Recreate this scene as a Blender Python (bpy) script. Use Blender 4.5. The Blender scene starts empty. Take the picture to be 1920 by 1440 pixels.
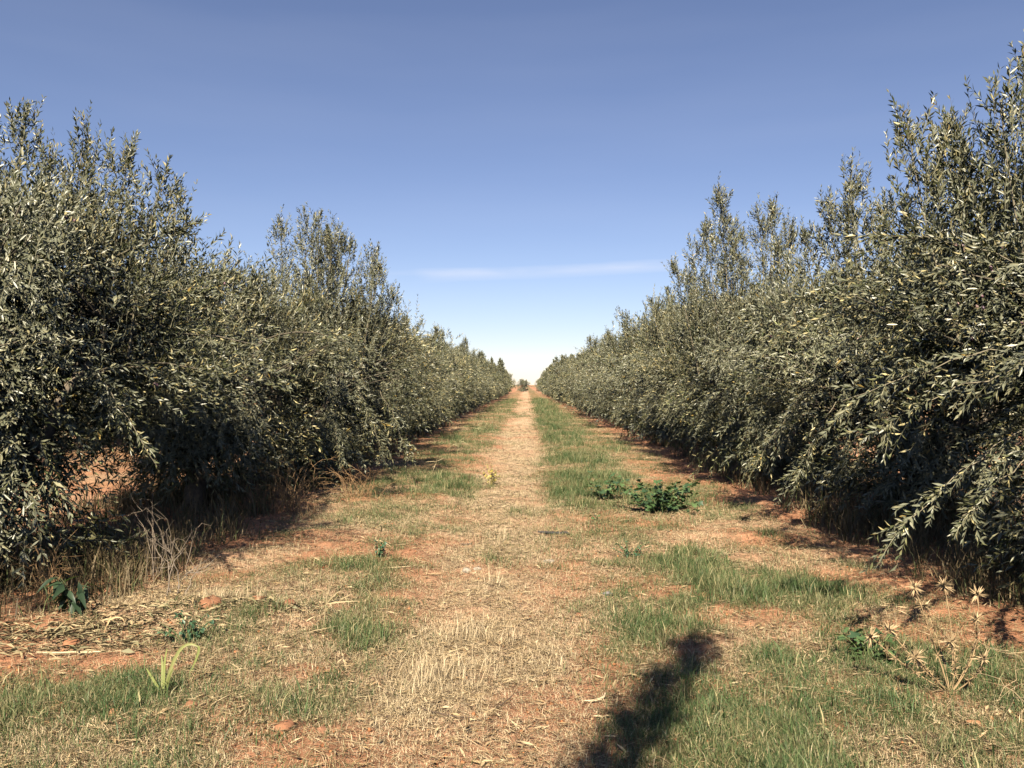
import bpy, math, random
import numpy as np
from mathutils import Vector
R_ = math.radians
sc = bpy.context.scene
col = sc.collection

# ------------------------------------------------------------------ camera, sky, sun, exposure
CAM_H = 1.6
cam_d = bpy.data.cameras.new('camera'); cam = bpy.data.objects.new('camera', cam_d); col.objects.link(cam)
cam_d.sensor_width = 36.0; cam_d.lens = 28.25; cam_d.clip_start = 0.05; cam_d.clip_end = 6000
cam.location = (0, 0, CAM_H); cam.rotation_euler = (R_(90.05), 0, R_(0.95))
sc.camera = cam
SUN_EL, SUN_AZ = 43.0, 7.0            # light travels forward and SUN_AZ degrees to the right
world = bpy.data.worlds.new('World'); sc.world = world; world.use_nodes = True
nt = world.node_tree; nt.nodes.clear()
wo = nt.nodes.new('ShaderNodeOutputWorld'); bg = nt.nodes.new('ShaderNodeBackground')
sky = nt.nodes.new('ShaderNodeTexSky'); sky.sky_type = 'NISHITA'; sky.sun_disc = False
sky.sun_elevation = R_(SUN_EL); sky.sun_rotation = R_(180 + SUN_AZ)
sky.altitude = 400; sky.air_density = 1.0; sky.dust_density = 0.05; sky.ozone_density = 3.0
L = nt.links.new
def wmath(op, a, b=None):
    n_ = nt.nodes.new('ShaderNodeMath'); n_.operation = op
    for q, v in enumerate((a, b)):
        if v is None: continue
        if isinstance(v, (int, float)): n_.inputs[q].default_value = v
        else: L(v, n_.inputs[q])
    return n_.outputs[0]
tc = nt.nodes.new('ShaderNodeTexCoord'); mp = nt.nodes.new('ShaderNodeMapping')      # thin cirrus: a soft veil and one low streak
mp.inputs['Scale'].default_value = (1.3, 1.3, 9.0); mp.inputs['Rotation'].default_value = (0, R_(-1.2), 0)
cn = nt.nodes.new('ShaderNodeTexNoise'); cn.inputs['Scale'].default_value = 1.5; cn.inputs['Detail'].default_value = 3; cn.inputs['Roughness'].default_value = 0.5
cr = nt.nodes.new('ShaderNodeMapRange'); cr.inputs['From Min'].default_value = 0.45; cr.inputs['From Max'].default_value = 0.85; cr.inputs['To Max'].default_value = 0.05
L(tc.outputs['Generated'], mp.inputs['Vector']); L(mp.outputs[0], cn.inputs['Vector']); L(cn.outputs['Fac'], cr.inputs['Value'])
sx = nt.nodes.new('ShaderNodeSeparateXYZ'); L(tc.outputs['Generated'], sx.inputs[0])
c2 = nt.nodes.new('ShaderNodeTexNoise'); c2.inputs['Scale'].default_value = 5.0; c2.inputs['Detail'].default_value = 4
m2 = nt.nodes.new('ShaderNodeMapping'); m2.inputs['Scale'].default_value = (1, 1, 6); L(tc.outputs['Generated'], m2.inputs['Vector']); L(m2.outputs[0], c2.inputs['Vector'])
off = wmath('SUBTRACT', wmath('SUBTRACT', sx.outputs['Z'], wmath('MULTIPLY', sx.outputs['X'], 0.035)), wmath('ADD', wmath('MULTIPLY', c2.outputs['Fac'], 0.014), 0.1305))
band = wmath('MAXIMUM', wmath('SUBTRACT', 1.0, wmath('POWER', wmath('ABSOLUTE', wmath('DIVIDE', off, 0.0085)), 1.5)), 0.0)
streak = wmath('MULTIPLY', band, wmath('MULTIPLY', wmath('MAXIMUM', wmath('SUBTRACT', c2.outputs['Fac'], 0.36), 0.0), 1.5))
cm = nt.nodes.new('ShaderNodeMix'); cm.data_type = 'RGBA'; cm.inputs[7].default_value = (7.6, 7.9, 9.0, 1)
tn = nt.nodes.new('ShaderNodeMix'); tn.data_type = 'RGBA'; tn.blend_type = 'MULTIPLY'; tn.inputs[0].default_value = 1; tn.inputs[7].default_value = (1.03, 0.945, 1.04, 1)
L(wmath('MINIMUM', wmath('ADD', cr.outputs[0], streak), 0.6), cm.inputs[0]); hs = nt.nodes.new('ShaderNodeHueSaturation'); hs.inputs['Saturation'].default_value = 0.94; L(sky.outputs[0], hs.inputs['Color']); L(hs.outputs[0], tn.inputs[6]); L(tn.outputs[2], cm.inputs[6]); L(cm.outputs[2], bg.inputs['Color'])
bg.inputs['Strength'].default_value = 0.05
L(bg.outputs[0], wo.inputs['Surface'])
sun_d = bpy.data.lights.new('sun', 'SUN'); sun = bpy.data.objects.new('sun', sun_d); col.objects.link(sun)
sun_d.energy = 5.0; sun_d.angle = R_(0.53); sun_d.color = (1.0, 0.89, 0.72)
ld = Vector((math.sin(R_(SUN_AZ)) * math.cos(R_(SUN_EL)), math.cos(R_(SUN_AZ)) * math.cos(R_(SUN_EL)), -math.sin(R_(SUN_EL))))
sun.rotation_euler = ld.to_track_quat('-Z', 'Y').to_euler(); sun.location = (-3, -12, 9)
vs = sc.view_settings
vs.view_transform = 'Standard'; vs.look = 'None'; vs.gamma = 1.0; vs.exposure = 1.2; vs.use_curve_mapping = False
sc.cycles.max_bounces = 2; sc.cycles.diffuse_bounces = 0; sc.cycles.glossy_bounces = 0; sc.cycles.transparent_max_bounces = 4

# ------------------------------------------------------------------ noise and helpers
def _h(ix, iy, seed):
    a = (ix.astype(np.int64) * 374761393 + iy.astype(np.int64) * 668265263 + seed * 1274126177) & 0xFFFFFFFF
    a = ((a ^ (a >> 13)) * 1274126177) & 0xFFFFFFFF
    return ((a ^ (a >> 16)) & 0xFFFFFF) / float(0xFFFFFF)
def vn(x, y, s, seed=0):
    x = np.asarray(x, float) / s; y = np.asarray(y, float) / s
    ix = np.floor(x); iy = np.floor(y); fx = x - ix; fy = y - iy
    fx = fx * fx * (3 - 2 * fx); fy = fy * fy * (3 - 2 * fy)
    a = _h(ix, iy, seed); b = _h(ix + 1, iy, seed); c = _h(ix, iy + 1, seed); d = _h(ix + 1, iy + 1, seed)
    return (a * (1 - fx) + b * fx) * (1 - fy) + (c * (1 - fx) + d * fx) * fy
def fbm(x, y, s, seed=0, o=3):
    t = 0; w = 0
    for k in range(o):
        t = t + vn(x, y, s / 2 ** k, seed + 17 * k) * 0.5 ** k; w += 0.5 ** k
    return t / w
def sst(e0, e1, v):
    t = np.clip((np.asarray(v, float) - e0) / (e1 - e0), 0, 1); return t * t * (3 - 2 * t)
def blob(x, y, cx, cy, rx, ry):
    return np.exp(-(((x - cx) / rx) ** 2 + ((y - cy) / ry) ** 2))
def path_c(y):
    y = np.asarray(y, float)
    return -0.24 + 0.10 * np.sin(y * 0.33 + 0.4) * np.clip(y / 10, 0.3, 1) + 0.22 * sst(12, 45, y)
def gh(x, y):
    x = np.asarray(x, float); y = np.asarray(y, float)
    near = 1 - sst(40, 90, np.hypot(x, y))
    z = 0.10 * (fbm(x, y, 1.6, 3) - 0.5) + 0.075 * (fbm(x, y, 0.38, 8) - 0.5) + 0.040 * (fbm(x, y, 0.13, 21, 2) - 0.5)
    d = np.abs(x - path_c(y))
    z = z * (0.55 + 0.45 * sst(0.4, 0.9, d)) + 0.05 * sst(0.5, 1.4, d) - 0.03 * blob(d, y * 0, 0.42, 0, 0.16, 1)
    z = z + 0.06 * blob(x, y, 2.25, 8.3, 0.6, 0.35) - 0.07 * blob(x, y, 2.6, 7.8, 0.3, 0.2) + 0.06 * blob(x, y, -1.95, 5.35, 0.8, 0.25)
    return z * near
def g1(x, y): return float(gh(np.array([x]), np.array([y]))[0])

def mesh_np(name, V, F, mats, mi=None, C=None, smooth=False):
    """one mesh from vertex and triangle arrays, with an optional per-vertex colour"""
    me = bpy.data.meshes.new(name); V = np.asarray(V, np.float32); F = np.asarray(F, np.int32)
    n = F.shape[1]
    me.vertices.add(len(V)); me.vertices.foreach_set('co', V.ravel())
    me.loops.add(F.size); me.loops.foreach_set('vertex_index', F.ravel())
    me.polygons.add(len(F)); me.polygons.foreach_set('loop_start', np.arange(0, F.size, n, dtype=np.int32))
    for m in mats: me.materials.append(m)
    if mi is not None: me.polygons.foreach_set('material_index', np.asarray(mi, np.int32))
    if smooth: me.polygons.foreach_set('use_smooth', np.ones(len(F), bool))
    if C is not None:
        a = me.color_attributes.new('Col', 'FLOAT_COLOR', 'POINT')
        cc = np.ones((len(V), 4), np.float32); cc[:, :3] = C
        a.data.foreach_set('color', cc.ravel())
    me.update(calc_edges=True)
    return me
def link(name, data, parent=None, loc=(0, 0, 0)):
    o = bpy.data.objects.new(name, data); col.objects.link(o); o.location = loc
    if parent: o.parent = parent
    return o
def tag(o, label=None, cat=None, group=None, kind=None):
    if label: o['label'] = label
    if cat: o['category'] = cat
    if group: o['group'] = group
    if kind: o['kind'] = kind
    return o
def thing(name, label, cat, loc, group=None):
    return tag(link(name, None, None, loc), label, cat, group)
def nrm(a): return a / np.maximum(np.linalg.norm(a, axis=-1, keepdims=True), 1e-9)

def tube_arr(P, rad, sides=5):
    """P (n,3) polyline, rad (n,): tube vertices and triangles, closed at the tip"""
    P = np.asarray(P, float); n = len(P); T = nrm(np.gradient(P, axis=0))
    up = np.array([0.31, 0.17, 0.93]) if abs(T[0][2]) < 0.9 else np.array([0.9, 0.2, 0.1])
    A = nrm(np.cross(T, up)); B = np.cross(T, A)
    a = np.arange(sides) * 2 * math.pi / sides
    V = P[:, None] + np.asarray(rad)[:, None, None] * (np.cos(a)[None, :, None] * A[:, None] + np.sin(a)[None, :, None] * B[:, None])
    i, j = np.meshgrid(np.arange(n - 1), np.arange(sides), indexing='ij'); j2 = (j + 1) % sides
    a0 = (i * sides + j).ravel(); b0 = (i * sides + j2).ravel(); c0 = a0 + sides; d0 = b0 + sides
    F = np.concatenate([np.stack([a0, b0, d0], 1), np.stack([a0, d0, c0], 1)])
    V = V.reshape(-1, 3); k = len(V)
    V = np.concatenate([V, P[-1:] + T[-1:] * rad[-1]]); e = (n - 1) * sides
    F = np.concatenate([F, np.array([[e + q, e + (q + 1) % sides, k] for q in range(sides)])])
    return V, F
class Acc:
    def __init__(s): s.V = []; s.F = []; s.M = []; s.C = []; s.n = 0
    def add(s, V, F, m=0, c=(1, 1, 1)):
        V = np.asarray(V, float); F = np.asarray(F)
        s.V.append(V); s.F.append(F + s.n); s.M.append(np.full(len(F), m)); s.n += len(V)
        c = np.asarray(c, float); s.C.append(np.broadcast_to(c, (len(V), 3)) if c.ndim == 1 else c)
    def mesh(s, name, mats, smooth=False):
        return mesh_np(name, np.concatenate(s.V), np.concatenate(s.F), mats, np.concatenate(s.M), np.concatenate(s.C), smooth)

# ------------------------------------------------------------------ materials
def newmat(name):
    m = bpy.data.materials.new(name); m.use_nodes = True; n = m.node_tree
    return m, n, n.nodes['Principled BSDF'], n.nodes['Material Output']
def leaf_mat(name, under, under_f, rough=0.42, trans=0.12, tcol=(0.25, 0.3, 0.06, 1), spec=0.5, vary=None):
    m, n, p, out = newmat(name); l = n.links.new
    at = n.nodes.new('ShaderNodeAttribute'); at.attribute_name = 'Col'
    ge = n.nodes.new('ShaderNodeNewGeometry'); mu = n.nodes.new('ShaderNodeMath'); mu.operation = 'MULTIPLY'; mu.inputs[1].default_value = under_f
    mx = n.nodes.new('ShaderNodeMix'); mx.data_type = 'RGBA'; mx.inputs[7].default_value = under
    l(ge.outputs['Backfacing'], mu.inputs[0]); l(mu.outputs[0], mx.inputs[0]); l(at.outputs['Color'], mx.inputs[6])
    if vary:                                   # tuft to tuft: some dried out, some darker
        oi = n.nodes.new('ShaderNodeObjectInfo'); vr = n.nodes.new('ShaderNodeMapRange'); vr.inputs['From Min'].default_value = .55; vr.inputs['To Max'].default_value = .65
        m3 = n.nodes.new('ShaderNodeMix'); m3.data_type = 'RGBA'; m3.inputs[7].default_value = vary
        l(oi.outputs['Random'], vr.inputs['Value']); l(vr.outputs[0], m3.inputs[0]); l(mx.outputs[2], m3.inputs[6]); l(m3.outputs[2], p.inputs['Base Color'])
    else: l(mx.outputs[2], p.inputs['Base Color'])
    p.inputs['Roughness'].default_value = rough; p.inputs['Specular IOR Level'].default_value = spec
    tr = n.nodes.new('ShaderNodeBsdfTranslucent'); tr.inputs['Color'].default_value = tcol
    ms = n.nodes.new('ShaderNodeMixShader'); ms.inputs[0].default_value = trans
    l(p.outputs[0], ms.inputs[1]); l(tr.outputs[0], ms.inputs[2]); l(ms.outputs[0], out.inputs['Surface'])
    return m
def col_mat(name, rough=0.8, spec=0.2, noise=None):
    m, n, p, out = newmat(name); l = n.links.new
    at = n.nodes.new('ShaderNodeAttribute'); at.attribute_name = 'Col'
    p.inputs['Roughness'].default_value = rough; p.inputs['Specular IOR Level'].default_value = spec
    if noise:
        t = n.nodes.new('ShaderNodeTexCoord'); nz = n.nodes.new('ShaderNodeTexNoise'); nz.inputs['Scale'].default_value = noise; nz.inputs['Detail'].default_value = 6
        mr = n.nodes.new('ShaderNodeMapRange'); mr.inputs['To Min'].default_value = 0.5; mr.inputs['To Max'].default_value = 1.45
        mu = n.nodes.new('ShaderNodeMix'); mu.data_type = 'RGBA'; mu.blend_type = 'MULTIPLY'; mu.inputs[0].default_value = 1.0
        l(t.outputs['Object'], nz.inputs['Vector']); l(nz.outputs['Fac'], mr.inputs['Value']); l(at.outputs['Color'], mu.inputs[6]); l(mr.outputs[0], mu.inputs[7])
        l(mu.outputs[2], p.inputs['Base Color'])
        bp = n.nodes.new('ShaderNodeBump'); bp.inputs['Strength'].default_value = 0.6; bp.inputs['Distance'].default_value = 0.01
        l(nz.outputs['Fac'], bp.inputs['Height']); l(bp.outputs[0], p.inputs['Normal'])
    else: l(at.outputs['Color'], p.inputs['Base Color'])
    return m
M_leaf = leaf_mat('olive_leaf', (0.17, 0.175, 0.115, 1), 0.75, rough=0.38, trans=0.03, spec=0.55)
M_bark = col_mat('olive_bark', 0.85, 0.2, noise=22)
M_grass = leaf_mat('grass_blade', (0.3, 0.3, 0.2, 1), 0.0, rough=0.5, trans=0.22, tcol=(0.22, 0.26, 0.07, 1), spec=0.3, vary=(.33, .28, .14, 1))
M_straw = leaf_mat('straw', (0.3, 0.3, 0.2, 1), 0.0, rough=0.6, trans=0.12, tcol=(0.5, 0.38, 0.2, 1), spec=0.3)
M_weed = leaf_mat('weed_leaf', (0.14, 0.2, 0.09, 1), 0.6, rough=0.4, trans=0.15, tcol=(0.2, 0.32, 0.06, 1), spec=0.4)
M_stem = col_mat('dry_stem', 0.8, 0.2)
M_stone = col_mat('soil_clod', 0.95, 0.1, noise=30)
M_fruit = col_mat('olive_fruit', 0.32, 0.5)

def soil_mat():
    m, n, p, out = newmat('soil'); l = n.links.new; N = n.nodes.new
    at = N('ShaderNodeAttribute'); at.attribute_name = 'Col'
    t = N('ShaderNodeTexCoord')
    n1 = N('ShaderNodeTexNoise'); n1.inputs['Scale'].default_value = 9; n1.inputs['Detail'].default_value = 9; n1.inputs['Roughness'].default_value = 0.65
    n2 = N('ShaderNodeTexNoise'); n2.inputs['Scale'].default_value = 60; n2.inputs['Detail'].default_value = 6; n2.inputs['Roughness'].default_value = 0.7
    for q in (n1, n2): l(t.outputs['Object'], q.inputs['Vector'])
    mr = N('ShaderNodeMapRange'); mr.inputs['From Min'].default_value = 0.3; mr.inputs['From Max'].default_value = 0.7; mr.inputs['To Min'].default_value = 0.68; mr.inputs['To Max'].default_value = 1.3
    mr2 = N('ShaderNodeMapRange'); mr2.inputs['From Min'].default_value = 0.3; mr2.inputs['From Max'].default_value = 0.7; mr2.inputs['To Min'].default_value = 0.75; mr2.inputs['To Max'].default_value = 1.25
    mu = N('ShaderNodeMath'); mu.operation = 'MULTIPLY'
    l(n1.outputs['Fac'], mr.inputs['Value']); l(n2.outputs['Fac'], mr2.inputs['Value']); l(mr.outputs[0], mu.inputs[0]); l(mr2.outputs[0], mu.inputs[1])
    mx = N('ShaderNodeMix'); mx.data_type = 'RGBA'; mx.blend_type = 'MULTIPLY'; mx.inputs[0].default_value = 1
    l(at.outputs['Color'], mx.inputs[6]); l(mu.outputs[0], mx.inputs[7]); l(mx.outputs[2], p.inputs['Base Color'])
    vo = N('ShaderNodeTexVoronoi'); vo.feature = 'DISTANCE_TO_EDGE'; vo.inputs['Scale'].default_value = 13; l(t.outputs['Object'], vo.inputs['Vector'])
    ck = N('ShaderNodeMapRange'); ck.inputs['From Max'].default_value = 0.05; ck.inputs['To Max'].default_value = 0.25; l(vo.outputs['Distance'], ck.inputs['Value'])
    ad = N('ShaderNodeMath'); ad.operation = 'ADD'; l(mu.outputs[0], ad.inputs[0]); l(ck.outputs[0], ad.inputs[1])
    b = N('ShaderNodeBump'); b.inputs['Strength'].default_value = 0.8; b.inputs['Distance'].default_value = 0.02
    l(ad.outputs[0], b.inputs['Height']); l(b.outputs[0], p.inputs['Normal'])
    p.inputs['Roughness'].default_value = 0.95; p.inputs['Specular IOR Level'].default_value = 0.1
    return m
M_soil = soil_mat()

# ------------------------------------------------------------------ cover maps in metres on the ground (x right, y along the path)
def green_cover(x, y):
    d = x - path_c(y)
    r = sst(0.50, 0.95, d + 0.35 * (fbm(x, y, 0.7, 31) - 0.5)) * (1 - sst(2.3, 3.1, x))
    l = sst(0.50, 1.05, -d + 0.45 * (fbm(x, y, 0.8, 32) - 0.5)) * (1 - sst(2.1, 3.0, -x))
    patch = sst(0.40, 0.58, fbm(x, y, 0.9, 40)) * (.35 + .65 * sst(.38, .55, fbm(x, y, .3, 41)))
    far = sst(9, 13, y)
    l = l * (patch * (1 - far) * 0.75 + far * (0.6 + 0.5 * patch)) * (1 - 0.75 * sst(1.5, 2.3, -x) * (1 - sst(6, 8, y)) * sst(4.1, 4.6, y))
    for c in ((-1.35, 5.05, .38, .55), (-1.25, 6.6, .3, .5), (-1.6, 5.5, .25, .3), (-1.1, 8.9, .35, .55), (-1.9, 3.75, .5, .35), (-1.1, 12.5, .5, 1.6), (-2.4, 3.6, .5, .4), (-1.55, 4.5, .3, .3)):
        l = l + 0.9 * blob(x, y, *c)
    r = r * (0.55 + 0.55 * patch)
    for c in ((1.45, 5.2, .7, .9), (1.1, 6.6, .5, .8), (0.9, 12.5, .6, 3.5), (2.4, 5.4, .4, .6), (1.2, 3.8, .5, .4)):
        r = r + 0.6 * blob(x, y, *c) * (.3 + .7 * sst(.36, .52, fbm(x, y, .3, 41)))
    r = r * (1 - 0.97 * blob(x, y, 2.05, 8.55, .75, .95)) * (1 - .8 * blob(x, y, 2.3, 13.6, .7, 1.5)) * (1 - .85 * blob(x, y, 2.05, 3.75, .3, .45)) * (1 - .7 * blob(x, y, 1.6, 4.1, .35, .25))
    r = r + .8 * sst(9.5, 13, y) * sst(.45, .8, d) * (1 - sst(1.5, 2.1, x)) * (.6 + .4 * patch)
    g = (r + l) * (.45 * sst(7, 11, y) + .10 + (.9 - .45 * sst(7, 11, y)) * sst(.40, .57, fbm(x, y, .5, 48))) * (1 - .35 * sst(.52, .66, fbm(x, y, 1.4, 49)) * (1 - sst(9, 12, y)))
    g = g + 0.16 * sst(.5, .7, fbm(x, y, 1.3, 44)) * (1 - sst(0.55, .9, np.abs(d))) + .5 * blob(x, y, -.1, 41, .5, 1.6)
    outer = sst(3.6, 5.5, np.abs(x)) * sst(.42, .62, fbm(x, y, 2.2, 47)) * .8
    return np.clip(g + outer, 0, 1.3)
def dry_cover(x, y):
    d = x - path_c(y)
    c = 0.14 + 0.7 * sst(.42, .62, fbm(x, y, .8, 51))
    mid = blob(d + .5 * (fbm(x, y, .7, 57) - .5), y * 0, 0.0, 0, .6, 1) * (0.25 + .9 * sst(.38, .6, fbm(x, y, .7, 53)))
    v = c * .6 + mid * .8
    v = v * (1 - .8 * blob(x, y, .38, 7.0, .26, 1.0)) * (1 - .85 * blob(x, y, -.25, 3.5, 1.0, .55)) * (1 - .7 * blob(x, y, .25, 6.1, .35, .4)) * (1 - .7 * blob(x, y, -1.1, 3.6, .4, .4)) * (1 - .6 * blob(x, y, .15, 4.1, .4, .25)) * (1 - .8 * blob(x, y, .45, 4.7, .15, .3))
    v = v + .35 * blob(x, y, -.3, 5.0, .5, .9) + .5 * blob(x, y, -.15, 10.2, .5, 2.2) + .5 * blob(x, y, -1.7, 9.2, .5, 1) + .6 * blob(x, y, -2.2, 5.6, .7, .4)
    return np.clip(v * (1 - .75 * sst(2.6, 3.2, np.abs(x)) * (1 - sst(5.2, 6, np.abs(x)))), 0, 1.4)

# ------------------------------------------------------------------ ground and path: one welded grid, the path's strip its own object
def axis(parts):
    out = []
    for a, b, s in parts: out.append(np.arange(a, b - 1e-6, s))
    return np.concatenate(out)
ys = np.concatenate([-np.geomspace(12, 3000, 26)[::-1], axis([(-11, 2, .5), (2, 9, .055), (9, 16, .1), (16, 30, .16), (30, 60, .4), (60, 160, 2)]), np.geomspace(160, 4500, 34)])
xr = np.concatenate([axis([(0.62, 3.6, .06), (3.6, 9, .15)]), np.geomspace(9, 4000, 40)])
xp = np.linspace(-0.62, 0.62, 27)
xs = np.concatenate([-xr[::-1], xp[1:-1], xr]); n0 = len(xr); n1 = n0 + 25
XX, YY = np.meshgrid(xs, ys)
wig = 1 + 0.55 * (fbm(np.sign(XX) * 50, YY, 1.1, 61, 3) - 0.5)
XX = np.where(np.abs(XX) < 3.4, XX * (1 + (wig - 1) * (1 - sst(.62, 2.6, np.abs(XX)))), XX)
XX = XX + path_c(YY) * (1 - sst(1.4, 6, np.abs(XX)))
ZZ = gh(XX, YY)
gc = green_cover(XX, YY); dc = dry_cover(XX, YY)
soil = np.array([0.40, 0.195, 0.108]); straw = np.array([0.56, 0.42, 0.27]); turf = np.array([0.13, 0.125, 0.05]); far_soil = np.array([0.30, 0.17, 0.09])
base = soil[None, None] * (0.8 + 0.4 * fbm(XX, YY, .9, 71))[..., None]
ws = (np.clip(dc * .95 - .05, 0, 1) * .8)[..., None]; base = base * (1 - ws) + straw * ws
wg = (np.clip(gc, 0, 1) * (.25 + .5 * sst(12, 30, YY)))[..., None]; base = base * (1 - wg) + turf * wg
ny, nx = XX.shape
V = np.stack([XX, YY, ZZ], -1).reshape(-1, 3); C = base.reshape(-1, 3)
i, j = np.meshgrid(np.arange(ny - 1), np.arange(nx - 1), indexing='ij')
Q = np.stack([i * nx + j, i * nx + j + 1, (i + 1) * nx + j + 1, (i + 1) * nx + j], -1)
inpath = (j >= n0 - 1) & (j <= n1) & (YY[:-1, :-1] > -12) & (YY[:-1, :-1] < 165)
def sub(name, F):
    u, inv = np.unique(F.ravel(), return_inverse=True)
    return mesh_np(name, V[u], inv.reshape(F.shape), [M_soil], None, C[u], True)
tag(link('ground', sub('ground', Q[~inpath].reshape(-1, 4))), kind='structure')
tag(link('dirt_path', sub('dirt_path', Q[inpath].reshape(-1, 4))), kind='structure')

# ------------------------------------------------------------------ olive trees
def leaves(rng, P, D, G, Ln, K, ll, lw, near, big, tint, palef, face):
    """leaf quads on S shoots (start P, direction D, bend G, length Ln): K pairs each, decussate"""
    S = len(P); t = (np.arange(K) + .6) / K
    t = np.clip(t[None] + rng.normal(0, .25 / K, (S, K)), .03, 1)
    pos = P[:, None] + (D[:, None] * t[..., None] + G[:, None] * (t ** 2)[..., None]) * Ln[:, None, None]
    T = nrm(D[:, None] + 2 * G[:, None] * t[..., None])
    ref = np.where(np.abs(T[..., 2:3]) < .9, np.array([0, 0, 1.]), np.array([1., 0, 0]))
    A = nrm(np.cross(T, ref)); B = np.cross(T, A)
    ph = rng.uniform(0, 6.28, (S, 1)) + np.arange(K)[None] * (math.pi / 2) + rng.normal(0, .35, (S, K))
    side = np.cos(ph)[..., None] * A + np.sin(ph)[..., None] * B
    pos = np.concatenate([pos, pos], 1).reshape(-1, 3); T = np.concatenate([T, T], 1).reshape(-1, 3)
    side = np.concatenate([side, -side], 1).reshape(-1, 3); tt = np.concatenate([t, t], 1).reshape(-1); bigl = np.repeat(big, 2 * K); tl = np.repeat(tint, 2 * K); pf = np.repeat(palef, 2 * K); fc = np.repeat(face, 2 * K, 0)
    keep = rng.random(len(pos)) < .93
    pos, T, side, tt, bigl, tl, pf, fc = pos[keep], T[keep], side[keep], tt[keep], bigl[keep], tl[keep], pf[keep], fc[keep]; n = len(pos)
    an = (rng.normal(.85, .25, n) * (1 - .45 * tt))[:, None]
    l = nrm(T * np.cos(an) + side * np.sin(an) + rng.normal(0, .13, (n, 3)))
    nn = nrm(.45 * nrm(T - (T * l).sum(1, keepdims=True) * l) + fc * rng.uniform(.2, 1.3, (n, 1)) + rng.normal(0, .35, (n, 3)))
    w = nrm(np.cross(l, nn)); nn = np.cross(w, l)
    s = rng.uniform(.72, 1.18, n) * (1 - .3 * tt ** 3) * bigl
    le = (ll * s)[:, None]; wi = (lw * .5 * s * rng.uniform(.8, 1.2, n))[:, None]
    cur = rng.normal(-.06, .10, n)[:, None]
    vs_ = [pos, pos + l * le * .48 + w * wi + nn * wi * .35, pos + l * le + nn * cur * le, pos + l * le * .48 - w * wi + nn * wi * .35]
    f = np.array([[0, 2, 1], [0, 3, 2]])
    k = len(vs_); Vv = np.stack(vs_, 1).reshape(-1, 3)
    Ff = (np.arange(n)[:, None, None] * k + f[None]).reshape(-1, 3)
    b = rng.random((n, 1)); v = rng.uniform(.65, 1.35, (n, 1))
    c = (np.array([.050, .062, .026]) * (1 - b) + np.array([.150, .145, .068]) * b) * v
    c = c * tl[:, None]; pa = rng.random(n) < pf; c[pa] = np.array([.45, .385, .19]) * rng.uniform(.6, 1.3, (pa.sum(), 1))
    ye = rng.random(n) < .02; c[ye] = np.array([.34, .24, .07]) * rng.uniform(.6, 1.2, (ye.sum(), 1))
    return Vv, Ff, np.repeat(c, k, 0)
def shoot_ribbons(rng, P, D, G, Ln, segs, r0):
    S = len(P); t = np.linspace(0, 1, segs + 1)
    pos = P[:, None] + (D[:, None] * t[None, :, None] + G[:, None] * (t ** 2)[None, :, None]) * Ln[:, None, None]
    T = nrm(D[:, None] + 2 * G[:, None] * t[None, :, None])
    A = nrm(np.cross(T, np.array([.37, .21, .9]) + rng.normal(0, .05, (S, 1, 3)))); B = np.cross(T, A)
    wv = A * (r0 * (1 - .75 * t))[None, :, None]
    V_ = np.stack([pos - wv, pos + wv], 2); m = (segs + 1) * 2; f = []
    for q in range(segs): f += [[q * 2, q * 2 + 1, q * 2 + 3], [q * 2, q * 2 + 3, q * 2 + 2]]
    F_ = (np.arange(S)[:, None, None] * m + np.array(f)[None]).reshape(-1, 3)
    return V_.reshape(-1, 3), F_
def curve(p0, p1, mid, n):
    t = np.linspace(0, 1, n)[:, None]
    return (1 - t) ** 2 * p0 + 2 * t * (1 - t) * mid + t ** 2 * p1

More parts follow.
